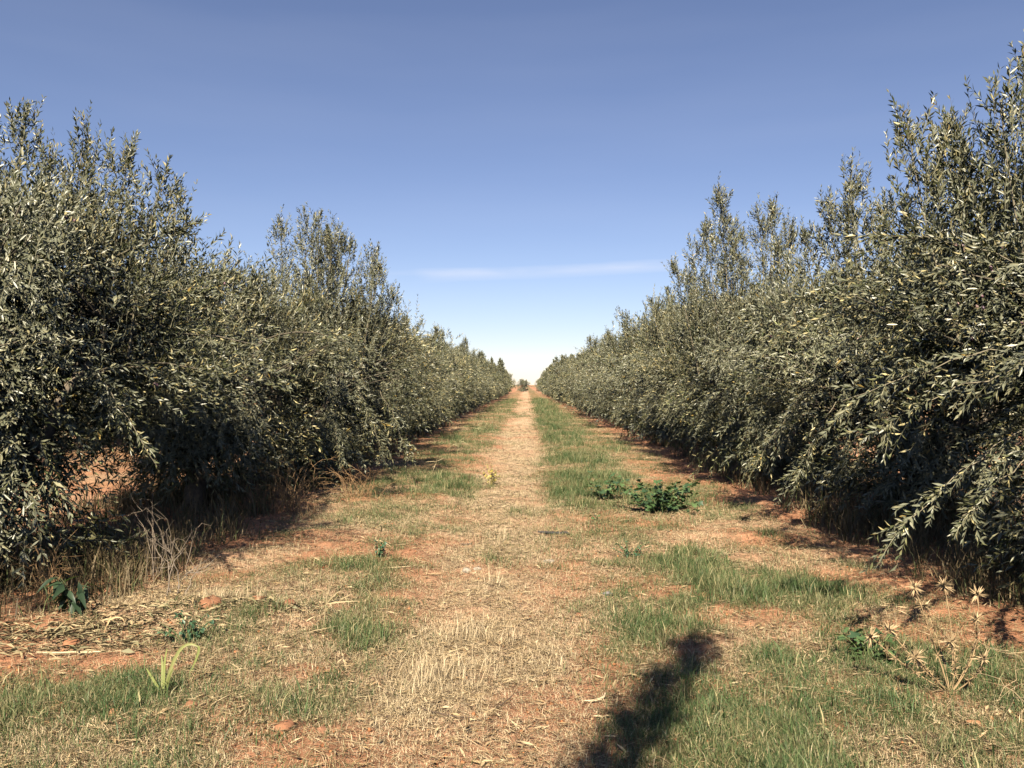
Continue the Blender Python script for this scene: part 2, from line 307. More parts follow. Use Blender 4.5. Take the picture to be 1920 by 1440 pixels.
def tree_parts(seed, Hd=3.0, R=2.0, h0=.45, nclump=120, per=24, K=10, ll=.068, lw=.0150, near=False, plumes=(), nplume=6, ph=(.4, 1.1), skirt=None, sprays=(), ry=1.0, holes=(), nlow=34, lowr=.55):
    """trunk, limbs and crown meshes of one olive tree, in its own coordinates; plumes: (x, y, ztop); sprays: (start, end) of arching boughs"""
    rng = np.random.default_rng(seed)
    base = np.zeros(3); fork = np.array([rng.normal(0, .08), rng.normal(0, .08), rng.uniform(.55, .8)])
    tr = Acc(); tp = curve(base - [0, 0, .15], fork, np.array([rng.normal(0, .12), rng.normal(0, .12), .3]), 9)
    tv, tf = tube_arr(tp, .145 - .055 * np.linspace(0, 1, 9) + .06 * np.exp(-np.linspace(0, 8, 9)), 10)
    tv = tv + rng.normal(0, .008, tv.shape); tr.add(tv, tf, 0, (.17, .135, .10))
    limbs = []; lpts = []
    nl = 4
    for q in range(nl):
        a = q * 2 * math.pi / nl + rng.normal(0, .3); rr = rng.uniform(.8, 1.1)
        e = np.array([math.cos(a) * rr, math.sin(a) * rr * ry, rng.uniform(1.7, 2.3)])
        pts = curve(fork - [0, 0, .06], e, fork + [math.cos(a) * .55, math.sin(a) * .55, .55], 10)
        pts = pts + np.concatenate([np.zeros((1, 3)), rng.normal(0, .025, (9, 3))])
        lv, lf = tube_arr(pts, np.linspace(.075, .022, 10), 7)
        la = Acc(); la.add(lv, lf, 0, (.19, .155, .115)); limbs.append(la); lpts.append(pts)
    LP = np.concatenate(lpts)
    # clumps: ends of boughs spread over the crown's shell
    n = nclump
    u = rng.random(n) ** .85; a = rng.uniform(0, 2 * math.pi, n)
    a1, a2, a3 = rng.uniform(0, 6.28, 3)
    env = np.where(u > .48, np.sqrt(np.clip(1 - ((u - .48) / .54) ** 2, .02, 1)), .58 + .42 * u / .48)
    lump = 1 + .14 * np.sin(3 * a + a1 + 2.2 * u) + .10 * np.sin(5 * a + a2 - 3 * u) + .07 * np.sin(2 * a + a3)
    inner = rng.random(n) < .30
    fr = np.where(inner, rng.uniform(.1, .56, n), .68 + .32 * rng.random(n) ** .7)
    rad = R * env * lump * fr
    low = h0 if skirt is None else h0 + skirt(a)
    z = low + .12 + u * (Hd - low - .1)
    Cc = np.stack([np.cos(a) * rad, np.sin(a) * rad * ry, z], 1)
    ok = np.ones(n, bool)
    w1, w2, w3 = rng.uniform(0, 6.28, 3)                     # open voids between the boughs
    fv = np.sin(Cc[:, 0] * 4.6 + w1 + 1.2 * np.sin(Cc[:, 2] * 2.7)) + np.sin(Cc[:, 1] * 4.9 + w2) + np.sin(Cc[:, 2] * 5.6 + w3 + Cc[:, 0])
    ok &= inner | (fv > -.5)
    for (hx, hy, hz, hr) in holes: ok &= np.linalg.norm(Cc - np.array([hx, hy, hz]), axis=1) > hr
    Cc, u, a, inner = Cc[ok], u[ok], a[ok], inner[ok]; n = len(Cc)
    out = nrm(np.stack([np.cos(a), np.sin(a), np.zeros(n)], 1))
    up = np.array([0, 0, 1.])
    wz = np.where(u > .72, 1.25, np.where(u < .3, -.35, .25)) + rng.normal(0, .25, n)
    cd = nrm(out * np.where(u > .72, .55, 1.0)[:, None] + up * wz[:, None])
    cr_ = Acc()
    for q in range(n):
        near_i = np.argsort(np.linalg.norm(LP - Cc[q], axis=1) + .6 * np.maximum(0, LP[:, 2] - Cc[q][2]))[:7]; w = LP[rng.choice(near_i)] + rng.normal(0, .012, 3)
        mid = (w + Cc[q]) / 2 + up * (.25 if u[q] < .7 else .05) + rng.normal(0, .06, 3)
        bv, bf = tube_arr(curve(w, Cc[q] + cd[q] * .1, mid, 6), np.linspace(.012, .004, 6), 4)
        cr_.add(bv, bf, 0, (.13, .11, .08))
    nlow_ = nlow
    if nlow_:
        al = rng.uniform(0, 6.28, nlow_); rl = R * rng.uniform(.1, lowr, nlow_); zl = rng.uniform(.22, max(.6, h0 + .3), nlow_)
        cl = np.stack([np.cos(al) * rl, np.sin(al) * rl * ry, zl], 1)
        okl = np.ones(nlow_, bool)
        for (hx, hy, hz, hr) in holes: okl &= np.linalg.norm(cl - np.array([hx, hy, hz]), axis=1) > hr
        cl, al = cl[okl], al[okl]; m_ = len(cl)
        ol = np.stack([np.cos(al), np.sin(al), np.zeros(m_)], 1)
        Cc = np.concatenate([Cc, cl]); u = np.concatenate([u, np.full(m_, .1)]); inner = np.concatenate([inner, np.ones(m_, bool)])
        out = np.concatenate([out, ol]); cd = np.concatenate([cd, nrm(ol - up * rng.uniform(.2, 1, (m_, 1)))]); n = len(Cc)
    rep = np.repeat(np.arange(n), np.where(inner, int(per * .8), int(per * 1.2))); S = len(rep)
    sp = np.where(inner[rep], .26, .14)[:, None]
    P = Cc[rep] + rng.normal(0, 1, (S, 3)) * sp * [1, 1, .9] - cd[rep] * .14
    D = nrm(cd[rep] + rng.normal(0, .48, (S, 3)))
    Ln = rng.uniform(.22, .46, S)
    g = np.where(u[rep] > .72, .06, -.38) + rng.normal(0, .12, S)
    G = np.stack([np.zeros(S), np.zeros(S), g], 1) + out[rep] * np.where(u[rep] > .72, -.05, .12)[:, None]
    sh = [(P, D, G, Ln)]; big = [np.where(inner[rep], 1.55, 1.0)]; tint = [np.exp(rng.normal(0, .30, n))[rep]]; face = [nrm(out * .8 + up * .6)[rep]]; palef = [np.where(rng.random(n) < .26, .48, rng.uniform(.05, .22, n))[rep]]
    # upright plumes of young shoots above the dome
    pl = [np.array(p, float) for p in plumes]; own = [None] * len(pl)
    for q, p_ in enumerate(pl):
        if len(p_) == 6: own[q] = p_[3:]; pl[q] = p_[:3]
    for q in range(nplume):
        a_ = rng.uniform(0, 6.28); r_ = R * rng.uniform(.1, .75)
        pl.append(np.array([math.cos(a_) * r_, math.sin(a_) * r_ * ry, Hd - .35 * (r_ / R) + rng.uniform(*ph)]))
    for qi, tip in enumerate(pl):
        rr = math.hypot(tip[0], tip[1]) / R
        zb = min(Hd - .75 - .5 * rr, tip[2] - .8); hgt = tip[2] - zb
        b0 = np.array([tip[0] * .8, tip[1] * .8, zb])
        if qi < len(own) and own[qi] is not None: b0 = own[qi]; hgt = 4.6
        axp = curve(b0, tip - [0, 0, .1], (b0 + tip) / 2 + rng.normal(0, .07, 3) + np.array([tip[0], tip[1], 0]) * .03, 8)
        bv, bf = tube_arr(axp, np.linspace(.013, .003, 8), 4); cr_.add(bv, bf, 0, (.22, .19, .13))
        m = int(62 * hgt) + 8
        ti = rng.random(m) ** 1.15
        ip = ti * 6.99; i0 = ip.astype(int); fq = (ip - i0)[:, None]
        base_p = axp[i0] * (1 - fq) + axp[i0 + 1] * fq
        wid = .34 * (1 - ti) ** 1.1 + .04
        if qi < len(own) and own[qi] is not None: wid = wid * 0 + .075
        off = rng.normal(0, 1, (m, 3)) * wid[:, None] * [1, 1, .5]
        d_ = nrm(np.array([0, 0, 1.]) + nrm(off) * (.55 * (1 - ti) + .12)[:, None] + rng.normal(0, .16, (m, 3)))
        l_ = rng.uniform(.2, .46, m) * (1 - .4 * ti) * np.where(rng.random(m) < .12, 1.45, 1)
        sh.append((base_p + off * .75, d_, rng.normal(0, .10, (m, 3)), l_))
        sh.append((axp[4][None], nrm(axp[7] - axp[4])[None], np.zeros((1, 3)), np.array([np.linalg.norm(axp[7] - axp[4]) + .12])))
    # long arching boughs that leave the crown
    for (s0, s1, cnt) in sprays:
        s0 = np.array(s0, float); s1 = np.array(s1, float); d_ = s1 - s0; ln = np.linalg.norm(d_)
        axp = curve(s0, s1, (s0 + s1) / 2 + [0, 0, .12 * ln], 9)
        bv, bf = tube_arr(axp + np.concatenate([np.zeros((1, 3)), rng.normal(0, .012, (8, 3))]), np.linspace(.0048, .0016, 9), 4); cr_.add(bv, bf, 0, (.22, .19, .13))
        cnt = int(cnt * 1.7); ti = rng.random(cnt) ** .8 * .95; ip = ti * 7.99; i0 = ip.astype(int)
        tg = nrm(axp[i0 + 1] - axp[i0])
        sh.append((axp[i0] + (axp[i0 + 1] - axp[i0]) * (ip - i0)[:, None], nrm(tg + rng.normal(0, .4, (cnt, 3))), np.stack([rng.normal(0, .05, cnt)] * 2 + [rng.uniform(-.3, 0, cnt)], 1), rng.uniform(.14, .32, cnt)))
        sh.append((axp[6][None], nrm(axp[8] - axp[6])[None], np.zeros((1, 3)), np.array([np.linalg.norm(axp[8] - axp[6]) + .05])))
    P, D, G, Ln = (np.concatenate([s[q] for s in sh]) for q in range(4)); m_ = len(P) - len(big[0]); big = np.concatenate(big + [np.ones(m_)]); tint = np.concatenate(tint + [np.full(m_, 1.1)]); palef = np.concatenate(palef + [np.full(m_, .2)]); face = np.concatenate(face + [nrm(P[-m_:] * [1, 1, 0] * .5 + [0, 0, .35] + rng.normal(0, .5, (m_, 3)))])
    ok = (P[:, 2] + np.minimum(0, (D[:, 2] + G[:, 2]) * Ln)) > .1
    P, D, G, Ln, big, tint, palef, face = P[ok], D[ok], G[ok], Ln[ok], big[ok], tint[ok], palef[ok], face[ok]
    tv, tf = shoot_ribbons(rng, P, D, G, Ln, 3 if near else 2, .0026 if near else .003)
    cr_.add(tv, tf, 0, (.25, .235, .15))
    lv, lf, lc = leaves(rng, P, D, G, Ln, K, ll, lw, near, big, tint, palef, face)
    cr_.add(lv, lf, 1, lc)
    fruit = P + (D * .55 + G * .3) * Ln[:, None]
    return tr, limbs, cr_, fruit
def build_tree(name, parts):
    tr, limbs, cr_, fruit = parts
    root = link(name, None)
    link('trunk', tr.mesh('trunk', [M_bark], True), root)
    for q in limbs: link('limb', q.mesh('limb', [M_bark], True), root)
    tag(link('crown', cr_.mesh('crown', [M_bark, M_leaf]), root), kind='stuff')
    return root
def copy_tree(o, parent=None):
    c = o.copy(); col.objects.link(c); c.parent = parent
    for ch in o.children: copy_tree(ch, c)
    return c
def put(o, x, y, rz=0, s=(1, 1, 1)):
    o.location = (x, y, g1(x, y) - .02); o.rotation_euler = (0, 0, rz); o.scale = s
def rel(cx, cy, pts): return [(x - cx, y - cy, z) for x, y, z in pts]

fruit_me = None
def fruit_mesh(c):
    bm_v = []; rings = 5; seg = 8; f = []
    for a in range(1, rings):
        th = math.pi * a / rings
        for b in range(seg): bm_v.append((math.sin(th) * math.cos(b * 2 * math.pi / seg) * .0095, math.sin(th) * math.sin(b * 2 * math.pi / seg) * .0095, math.cos(th) * .0135))
    for a in range(rings - 2):
        for b in range(seg):
            q = a * seg + b; q2 = a * seg + (b + 1) % seg; f += [(q, q + seg, q2 + seg), (q, q2 + seg, q2)]
    top = len(bm_v); bm_v += [(0, 0, .0135), (0, 0, -.0135)]; last = (rings - 2) * seg
    for b in range(seg): f += [(top, b, (b + 1) % seg), (top + 1, last + (b + 1) % seg, last + b)]
    return mesh_np('olive', bm_v, f, [M_fruit], None, np.tile(c, (len(bm_v), 1)), True)
FR = [fruit_mesh(c) for c in ((.16, .085, .095), (.30, .20, .17), (.07, .045, .06), (.30, .25, .13))]
def add_olives(root, fruit, seed, count, box):
    """hangs single olives in bunches on shoots inside box (own coordinates)"""
    rng = random.Random(seed)
    c = [p for p in fruit if all(box[q][0] < p[q] < box[q][1] for q in range(3))]
    rng.shuffle(c); k = 0; crown = [o for o in root.children if o.name.startswith('crown')][0]
    for p in c:
        for q in range(rng.randint(1, 4)):
            if k >= count: return
            o = link('olive', FR[min(3, int(rng.random() ** 1.3 * 4))], crown, (p[0] + rng.gauss(0, .025), p[1] + rng.gauss(0, .025), p[2] + rng.gauss(0, .03) - .02))
            o.rotation_euler = (rng.uniform(-.5, .5), rng.uniform(-.5, .5), 0); k += 1

GL, GR = 'olive trees of the left row', 'olive trees of the right row'
ORD = ['first', 'second', 'third', 'fourth', 'fifth', 'sixth', 'seventh', 'eighth', 'ninth', 'tenth', 'eleventh', 'twelfth', 'thirteenth', 'fourteenth', 'fifteenth', 'sixteenth', 'seventeenth', 'eighteenth']
# --- left row, near trees, each its own shape
L1 = (-4.25, 6.2); p = tree_parts(11, Hd=2.85, R=2.0, h0=.95, nclump=225, per=24, K=10, ll=.058, lw=.0145, near=True, nplume=3, ph=(.2, .5),
    plumes=rel(*L1, [(-4.0, 6.35, 3.75), (-3.72, 6.7, 3.72), (-3.55, 6.6, 3.62), (-3.25, 6.5, 3.50), (-2.95, 6.5, 3.35), (-4.55, 6.3, 3.9), (-4.3, 7.2, 3.75), (-3.05, 7.0, 3.3)]),
    skirt=lambda a: .25 * np.exp(-((a - 4.85) / .35) ** 2), holes=[(.5, -1.6, .75, .55), (1.5, -1.1, .98, .62), (1.0, 0, .83, .62), (.35, 1.2, .66, .62)], nlow=40, lowr=.40,
    sprays=[((.9, -.3, 2.3), (1.75, -.2, 2.75), 14), ((1.0, -.2, 2.1), (1.85, .1, 2.3), 16), ((.1, -1.3, 1.7), (.1, -2.0, 1.3), 10), ((1.1, -.5, 1.7), (1.7, -.7, 1.0), 12)])
t = build_tree('olive_tree', p); put(t, *L1); tag(t, 'large near olive tree filling the left edge, with upright shoots and purple olives', 'tree', GL)
add_olives(t, p[3], 5, 46, ((-.6, 2), (-2.4, .2), (1.2, 3.1)))
L2 = (-4.1, 9.7); p = tree_parts(12, Hd=2.75, R=1.95, h0=.75, nclump=190, per=23, nplume=6, ph=(.2, .6), holes=[(-.5, -.9, .5, .6), (-1.1, .3, .4, .6), (-1.8, 1.4, .4, .6)])
t = build_tree('olive_tree', p); put(t, *L2); tag(t, 'lower rounded olive tree set back between the two tall near trees at left', 'tree', GL); MIDA = t
L3 = (-3.75, 13.0); p = tree_parts(13, Hd=3.0, R=2.05, h0=.5, nclump=195, per=22, nplume=2, ph=(.2, .5),
    plumes=rel(*L3, [(-3.45, 12.6, 4.3), (-3.2, 12.4, 4.28), (-2.95, 12.5, 4.1), (-3.85, 12.6, 4.15), (-2.75, 12.6, 3.85), (-2.45, 12.9, 3.8), (-2.3, 12.6, 3.5), (-3.3, 13.2, 4.2), (-3.0, 13.0, 4.0), (-2.2, 13.4, 3.2)]),
    sprays=[((1.2, -1.0, 1.6), (1.75, -1.5, .45), 16), ((.9, -1.3, 1.6), (1.2, -1.95, .4), 16), ((1.5, -.6, 1.5), (2.0, -.9, .5), 14)])
t = build_tree('olive_tree', p); put(t, *L3); tag(t, 'tall olive tree at left with a high feathery top and bright drooping boughs', 'tree', GL)
t = copy_tree(MIDA); put(t, -3.9, 17.0, 2.3, (1.03, 1.03, 1.03)); tag(t, 'rounded olive tree right behind the tall feathery one in the left row', 'tree', GL)
# --- right row, near trees
R1 = (4.45, 5.3); p = tree_parts(21, Hd=2.9, R=2.1, h0=.95, nlow=50, lowr=.42, nclump=215, per=24, K=10, ll=.064, lw=.0152, near=True, nplume=3, ph=(.3, .6),
    plumes=rel(*R1, [(2.72, 5.75, 3.45), (2.95, 5.8, 3.4), (3.15, 5.8, 3.2), (3.1, 5.3, 3.5), (3.4, 5.4, 3.75), (3.55, 5.5, 3.85), (3.9, 5.6, 3.9), (2.85, 6.1, 2.95), (3.3, 6.3, 3.6), (4.4, 5.3, 4.1), (3.7, 6.0, 3.9)]),
    sprays=[(q[0], q[1], q[2]) for q in [(rel(*R1, [a_])[0], rel(*R1, [b_])[0], c_) for a_, b_, c_ in (
        ((2.95, 4.75, 1.30), (2.04, 4.55, .66), 11), ((2.85, 4.8, 1.74), (1.85, 4.65, 1.43), 11), ((2.75, 4.7, 1.60), (2.0, 4.6, 1.28), 9), ((2.9, 4.6, 1.2), (2.36, 4.45, .74), 10),
        ((3.1, 4.4, 1.9), (2.5, 4.2, 1.6), 10), ((3.0, 5.0, 2.3), (2.25, 5.2, 2.5), 12), ((3.2, 4.3, 1.3), (2.75, 4.0, .8), 10))]])
t = build_tree('olive_tree', p); put(t, *R1); tag(t, 'large near olive tree at the right edge with purple olives and a low hanging spray', 'tree', GR)
add_olives(t, p[3], 6, 95, ((-2.3, -.5), (-2.3, .4), (.6, 2.6)))
R2 = (4.45, 9.0); p = tree_parts(22, Hd=2.85, R=2.05, h0=.8, nclump=190, per=22, nplume=2, ph=(.2, .5),
    plumes=rel(*R2, [(3.45, 8.6, 3.9), (3.6, 8.9, 3.75), (3.25, 8.7, 3.55), (3.1, 9.0, 3.3), (3.9, 8.8, 3.6), (2.75, 8.8, 3.1)]),
    sprays=[((-1.3, -.8, 1.4), (-1.8, -1.1, .6), 14), ((-1.4, -.3, 1.5), (-2.05, -.5, .7), 14)])
t = build_tree('olive_tree', p); put(t, *R2); tag(t, 'second olive tree of the right row, bright leaves facing the path, one tall peak', 'tree', GR)
add_olives(t, p[3], 7, 30, ((-2.2, -.4), (-2.3, .2), (.9, 2.5)))
R3 = (4.1, 12.6); p = tree_parts(23, Hd=2.95, R=2.05, h0=.8, nclump=190, per=22, nplume=2, ph=(.2, .5),
    plumes=rel(*R3, [(2.95, 12.2, 4.55), (3.1, 12.4, 4.2), (2.75, 12.3, 4.05), (2.6, 12.5, 3.8), (3.55, 12.3, 4.3), (3.8, 12.4, 4.4), (2.3, 12.3, 3.45), (3.3, 12.6, 4.1), (4.1, 12.5, 4.2)]))
t = build_tree('olive_tree', p); put(t, *R3); tag(t, 'tall olive tree in the right row with twin feathery peaks against the sky', 'tree', GR)
t = copy_tree(MIDA); put(t, 4.0, 16.6, 4.4, (1.03, 1.03, 1.1)); tag(t, 'olive tree in the right row just beyond the twin-peaked one, sloping towards the path', 'tree', GR)
# --- the rest of both rows: three lighter shapes copied
far_src = []
for q in range(3):
    o = build_tree('olive_tree', tree_parts(40 + q, Hd=2.85, R=2.1, h0=.4, nclump=145, per=17, K=7, ll=.09, lw=.022, nplume=6, ph=(.2, .75), skirt=None))
    far_src.append(o)
dist_src = [build_tree('olive_tree', tree_parts(50 + q, Hd=2.95, R=2.15, h0=.3, nclump=120, per=10, K=6, ll=.12, lw=.040, nlow=20, nplume=5, ph=(.3, .9))) for q in range(2)]
used = set()
rnd = random.Random(4)
def row(side, y0, n, first):
    y = y0
    for q in range(n):
        k = first + q
        near_ = y < 52
        if near_: src = far_src[(q + (side > 0)) % 3]
        else: src = dist_src[(q + (side > 0)) % 2]
        o = src if id(src) not in used else copy_tree(src); used.add(id(src))
        x = side * (4.0 + rnd.gauss(0, .12)) + (.1 if side > 0 else -.1)
        s = rnd.uniform(.92, 1.1)
        put(o, x, y, rnd.uniform(0, 6.28), (s, s, s * rnd.uniform(.94, 1.12)))
        w = 'left' if side < 0 else 'right'
        if k < 18: lab = 'olive tree of the %s row, %s from the front, smaller with distance' % (w, ORD[k])
        else: lab = 'small distant olive tree merging into the far end of the %s row' % w
        tag(o, lab, 'tree', GL if side < 0 else GR)
        y += 4.0 + rnd.gauss(0, .12)
row(-1, 21.0, 32, 4); row(1, 20.6, 32, 4)
# neighbouring rows seen through the gaps and trees across the end of the path
def extra(src, x, y, lab, group, s=1.0):
    o = src if id(src) not in used else copy_tree(src); used.add(id(src))
    put(o, x, y, rnd.uniform(0, 6.28), (s, s, s)); tag(o, lab, 'tree', group)
for q in range(5): extra(far_src[q % 3], -11.5 + rnd.gauss(0, .2), 9.5 + q * 4.2, 'olive tree of the next row, half hidden behind the left row', 'olive trees of the neighbouring left row')
for q in range(4): extra(far_src[q % 3], 11.8 + rnd.gauss(0, .2), 8.0 + q * 4.2, 'olive tree of the next row, half hidden behind the right row', 'olive trees of the neighbouring right row')
for q, x in enumerate((-9, -4.5, -.4, 3.6, 8)): extra(dist_src[q % 2], x, 178 + rnd.uniform(-3, 6), 'tiny far olive tree standing across the end of the path', 'trees across the end of the path', rnd.uniform(.8, 1.0))
# the rows go on beside the camera; a tree added behind it casts the foreground shadow
for (x, y, q) in ((-5.6, 2.6, 1), (4.9, 1.2, 1)):
    extra(far_src[q], x, y, 'olive tree of the row beside the camera, outside the picture', 'olive trees beside the camera')
B1 = (-2.3, -1.7); p = tree_parts(31, Hd=2.5, R=1.7, h0=.5, nclump=90, per=14, K=9, ll=.08, lw=.018, nplume=1, ph=(.1, .2),
    plumes=[(2.84, 1.94, 4.5, 1.35, .95, 1.5), (2.74, 1.90, 4.4, 1.3, .95, 1.5)])  # added shoots, leaned over the path to shape the foreground shadow
t = build_tree('olive_tree', p); put(t, *B1); tag(t, 'unseen olive tree added behind the camera to shade the foreground grass', 'tree', 'olive trees beside the camera')

# ------------------------------------------------------------------ grass, straw and litter (stuff)
def blades(rng, X, Y, n_per, spread, hmin, hmax, w0, lean, cols, upright=1.0, wfar=.0004, flat=False):
    m = len(X); n = m * n_per
    x = np.repeat(X, n_per) + rng.normal(0, 1, n) * np.repeat(spread, n_per); y = np.repeat(Y, n_per) + rng.normal(0, 1, n) * np.repeat(spread, n_per)
    z = x * 0 - .004 if flat else gh(x, y) - .005
    a = rng.uniform(0, 6.28, n); ln = np.abs(rng.normal(0, lean, n)) + .08
    h = rng.uniform(hmin, hmax, n) if np.isscalar(hmin) else np.repeat(hmin, n_per) + rng.random(n) * np.repeat(hmax - hmin, n_per)
    dv = np.stack([np.cos(a), np.sin(a), np.zeros(n)], 1); upv = np.array([0, 0, upright])
    d0 = nrm(dv * ln[:, None] * .6 + upv); d1 = nrm(dv * (ln * 1.9)[:, None] + upv * (1 - .25 * np.minimum(ln, 1.6))[:, None])
    b = np.stack([x, y, z], 1); mid = b + d0 * (h * .5)[:, None]; tip = mid + d1 * (h * .5)[:, None]
    a2 = a + rng.uniform(.7, 2.4, n); wv = np.stack([np.cos(a2), np.sin(a2), np.zeros(n)], 1) * (w0 * rng.uniform(.6, 1.4, n) + wfar * np.maximum(0, np.hypot(x, y) - 4))[:, None]
    V_ = np.stack([b - wv, b + wv, mid - wv * .8, mid + wv * .8, tip], 1).reshape(-1, 3)
    f = np.array([[0, 1, 3], [0, 3, 2], [2, 3, 4]])
    F_ = (np.arange(n)[:, None, None] * 5 + f[None]).reshape(-1, 3)
    k = rng.random((n, 1)); c = np.array(cols[0]) * (1 - k) + np.array(cols[1]) * k
    if len(cols) > 2:
        s = rng.random(n) < .16; c[s] = np.array(cols[2])
    c = c * rng.uniform(.7, 1.3, (n, 1))
    return V_, F_, np.repeat(c, 5, 0)
def scatter(rng, n, fn, y0, y1, x0, x1, powr=1.0):
    """n points, denser near the viewer, kept by cover fn"""
    ox, oy = [], []; got = 0
    while got < n:
        m = n * 2
        y = 1 / (1 / y0 + rng.random(m) * (1 / y1 - 1 / y0)); x = rng.uniform(x0, x1, m)
        ok = (np.abs(x) < y * .78 + .9) & (rng.random(m) < fn(x, y))
        ox.append(x[ok]); oy.append(y[ok]); got += ok.sum()
    return np.concatenate(ox)[:n], np.concatenate(oy)[:n]
rng = np.random.default_rng(77)
def tuft_collection(name, specs, mat):
    """small source tufts of blades, kept outside the scene and instanced by the grass object"""
    cc = bpy.data.collections.new(name); ob = []
    for q, (nb, sp_, h0_, h1_, w_, ln_, cols) in enumerate(specs):
        v, f, c = blades(rng, np.zeros(1), np.zeros(1), nb, np.array([sp_]), np.array([h0_]), np.array([h1_]), w_, ln_, cols, wfar=0, flat=True)
        o = bpy.data.objects.new('%s_%d' % (name, q), mesh_np('%s_tuft' % name, v, f, [mat], None, c)); cc.objects.link(o)
    return cc
def instanced(name, label, X, Y, scale, kind_i, cc, parts):
    n_ = len(X); me = bpy.data.meshes.new(name); me.vertices.add(n_)
    me.vertices.foreach_set('co', np.stack([X, Y, gh(X, Y)], 1).astype(np.float32).ravel())
    for nm, ty, ar in (('tscale', 'FLOAT', scale), ('tkind', 'INT', kind_i), ('trot', 'FLOAT', rng.uniform(0, 6.28, n_))):
        at_ = me.attributes.new(nm, ty, 'POINT'); at_.data.foreach_set('value', np.asarray(ar, np.float32 if ty == 'FLOAT' else np.int32))
    o = link(name, me); tag(o, label, 'grass', kind='stuff')
    g = bpy.data.node_groups.new(name, 'GeometryNodeTree'); g.interface.new_socket('Geometry', in_out='INPUT', socket_type='NodeSocketGeometry'); g.interface.new_socket('Geometry', in_out='OUTPUT', socket_type='NodeSocketGeometry')
    N = g.nodes.new; l = g.links.new; gi = N('NodeGroupInput'); go = N('NodeGroupOutput'); ip = N('GeometryNodeInstanceOnPoints'); ci = N('GeometryNodeCollectionInfo')
    ci.inputs['Collection'].default_value = cc; ci.inputs['Separate Children'].default_value = True; ci.inputs['Reset Children'].default_value = True
    def attr(nm, ty):
        a_ = N('GeometryNodeInputNamedAttribute'); a_.data_type = ty; a_.inputs['Name'].default_value = nm; return a_.outputs['Attribute']
    cx = N('ShaderNodeCombineXYZ'); l(attr('trot', 'FLOAT'), cx.inputs['Z'])
    l(gi.outputs[0], ip.inputs['Points']); l(ci.outputs[0], ip.inputs['Instance']); ip.inputs['Pick Instance'].default_value = True
    l(attr('tkind', 'INT'), ip.inputs['Instance Index']); l(cx.outputs[0], ip.inputs['Rotation']); l(attr('tscale', 'FLOAT'), ip.inputs['Scale']); l(ip.outputs[0], go.inputs[0])
    m = o.modifiers.new('tufts', 'NODES'); m.node_group = g
gcol = [(.044, .088, .030), (.105, .160, .058), (.36, .31, .16)]
gt = tuft_collection('green', [(85, .07, .012, .05, .0010, 1.6, gcol), (85, .075, .012, .07, .0011, 1.4, gcol), (75, .08, .010, .045, .0011, 1.9, gcol[:1] + [(.24, .22, .10)] + gcol[2:]), (95, .06, .02, .12, .0012, 1.1, gcol), (90, .06, .04, .17, .0014, 1.0, gcol), (34, .07, .03, .15, .0024, 1.4, gcol)], M_grass)
X, Y = scatter(rng, 11800, green_cover, 3.0, 90, -3.6, 3.6)
gcv = green_cover(X, Y); lush = sst(.55, 1.2, gcv) * sst(.35, .7, fbm(X, Y, .45, 90))
kd = np.where(rng.random(len(X)) < .03 + lush * .6, rng.integers(3, 6, len(X)), rng.integers(0, 3, len(X)))
instanced('green_grass', 'green grass growing in strips along both sides of the path', X, Y, rng.uniform(.75, 1.25, len(X)) * (1 + .035 * np.maximum(0, Y - 5)), kd, gt, 5)
dcol = [(.46, .345, .195), (.66, .54, .35), (.28, .195, .105)]
dt = tuft_collection('dry', [(80, .10, .008, .035, .0010, 2.4, dcol), (80, .105, .008, .03, .0009, 3.0, dcol), (70, .11, .010, .05, .0010, 2.0, dcol), (34, .05, .03, .11, .0009, 1.2, dcol), (22, .04, .06, .19, .0009, .6, dcol[:2])], M_straw)
X, Y = scatter(rng, 10000, dry_cover, 3.0, 70, -4.6, 4.4)
tall = sst(.8, 1.3, dry_cover(X, Y)) * sst(.4, .65, fbm(X, Y, .4, 95)) * (1 - .6 * sst(7, 10, Y)) + .35 * blob(X, Y, -.3, 4.9, .45, .8) * sst(.35, .6, fbm(X, Y, .3, 96))
kd = np.where(rng.random(len(X)) < tall * .4, rng.integers(3, 5, len(X)), rng.integers(0, 3, len(X)))
instanced('dry_grass', 'short straw-coloured dry grass down the middle of the path', X, Y, rng.uniform(.75, 1.25, len(X)) * (1 + .035 * np.maximum(0, Y - 5)), kd, dt, 5)
# straw bits and fallen leaves lying flat
X, Y = scatter(rng, 60000, lambda x, y: .18 + .75 * dry_cover(x, y), 3.0, 32, -4.8, 4.6)
n = len(X); a = rng.uniform(0, 6.28, n); le = rng.uniform(.012, .06, n) * (1 + .05 * Y) * np.where(rng.random(n) < .06, 2.2, 1); wi = rng.uniform(.0006, .0016, n) * (.6 + .16 * Y)
lf = rng.random(n) < (.05 + .3 * blob(X, Y, -2.3, 5.3, 1, .5)); le = np.where(lf, .032 * rng.uniform(.8, 1.4, n), le); wi = np.where(lf, .006, wi)
dv = np.stack([np.cos(a), np.sin(a), rng.normal(.05, .2, n)], 1); wv = np.stack([-np.sin(a), np.cos(a), rng.normal(0, .3, n)], 1)
b = np.stack([X, Y, gh(X, Y) + .010 + .008 * rng.random(n)], 1)
V_ = np.stack([b - dv * le[:, None], b + wv * wi[:, None] + [0, 0, .003], b + dv * le[:, None], b - wv * wi[:, None] + [0, 0, .003]], 1).reshape(-1, 3)
F_ = (np.arange(n)[:, None, None] * 4 + np.array([[0, 1, 2], [0, 2, 3]])[None]).reshape(-1, 3)
k = rng.random((n, 1)); c_ = (np.array([.34, .23, .11]) * (1 - k) + np.array([.60, .47, .28]) * k); dk = rng.random(n) < .15; c_[dk] = (.12, .075, .045)
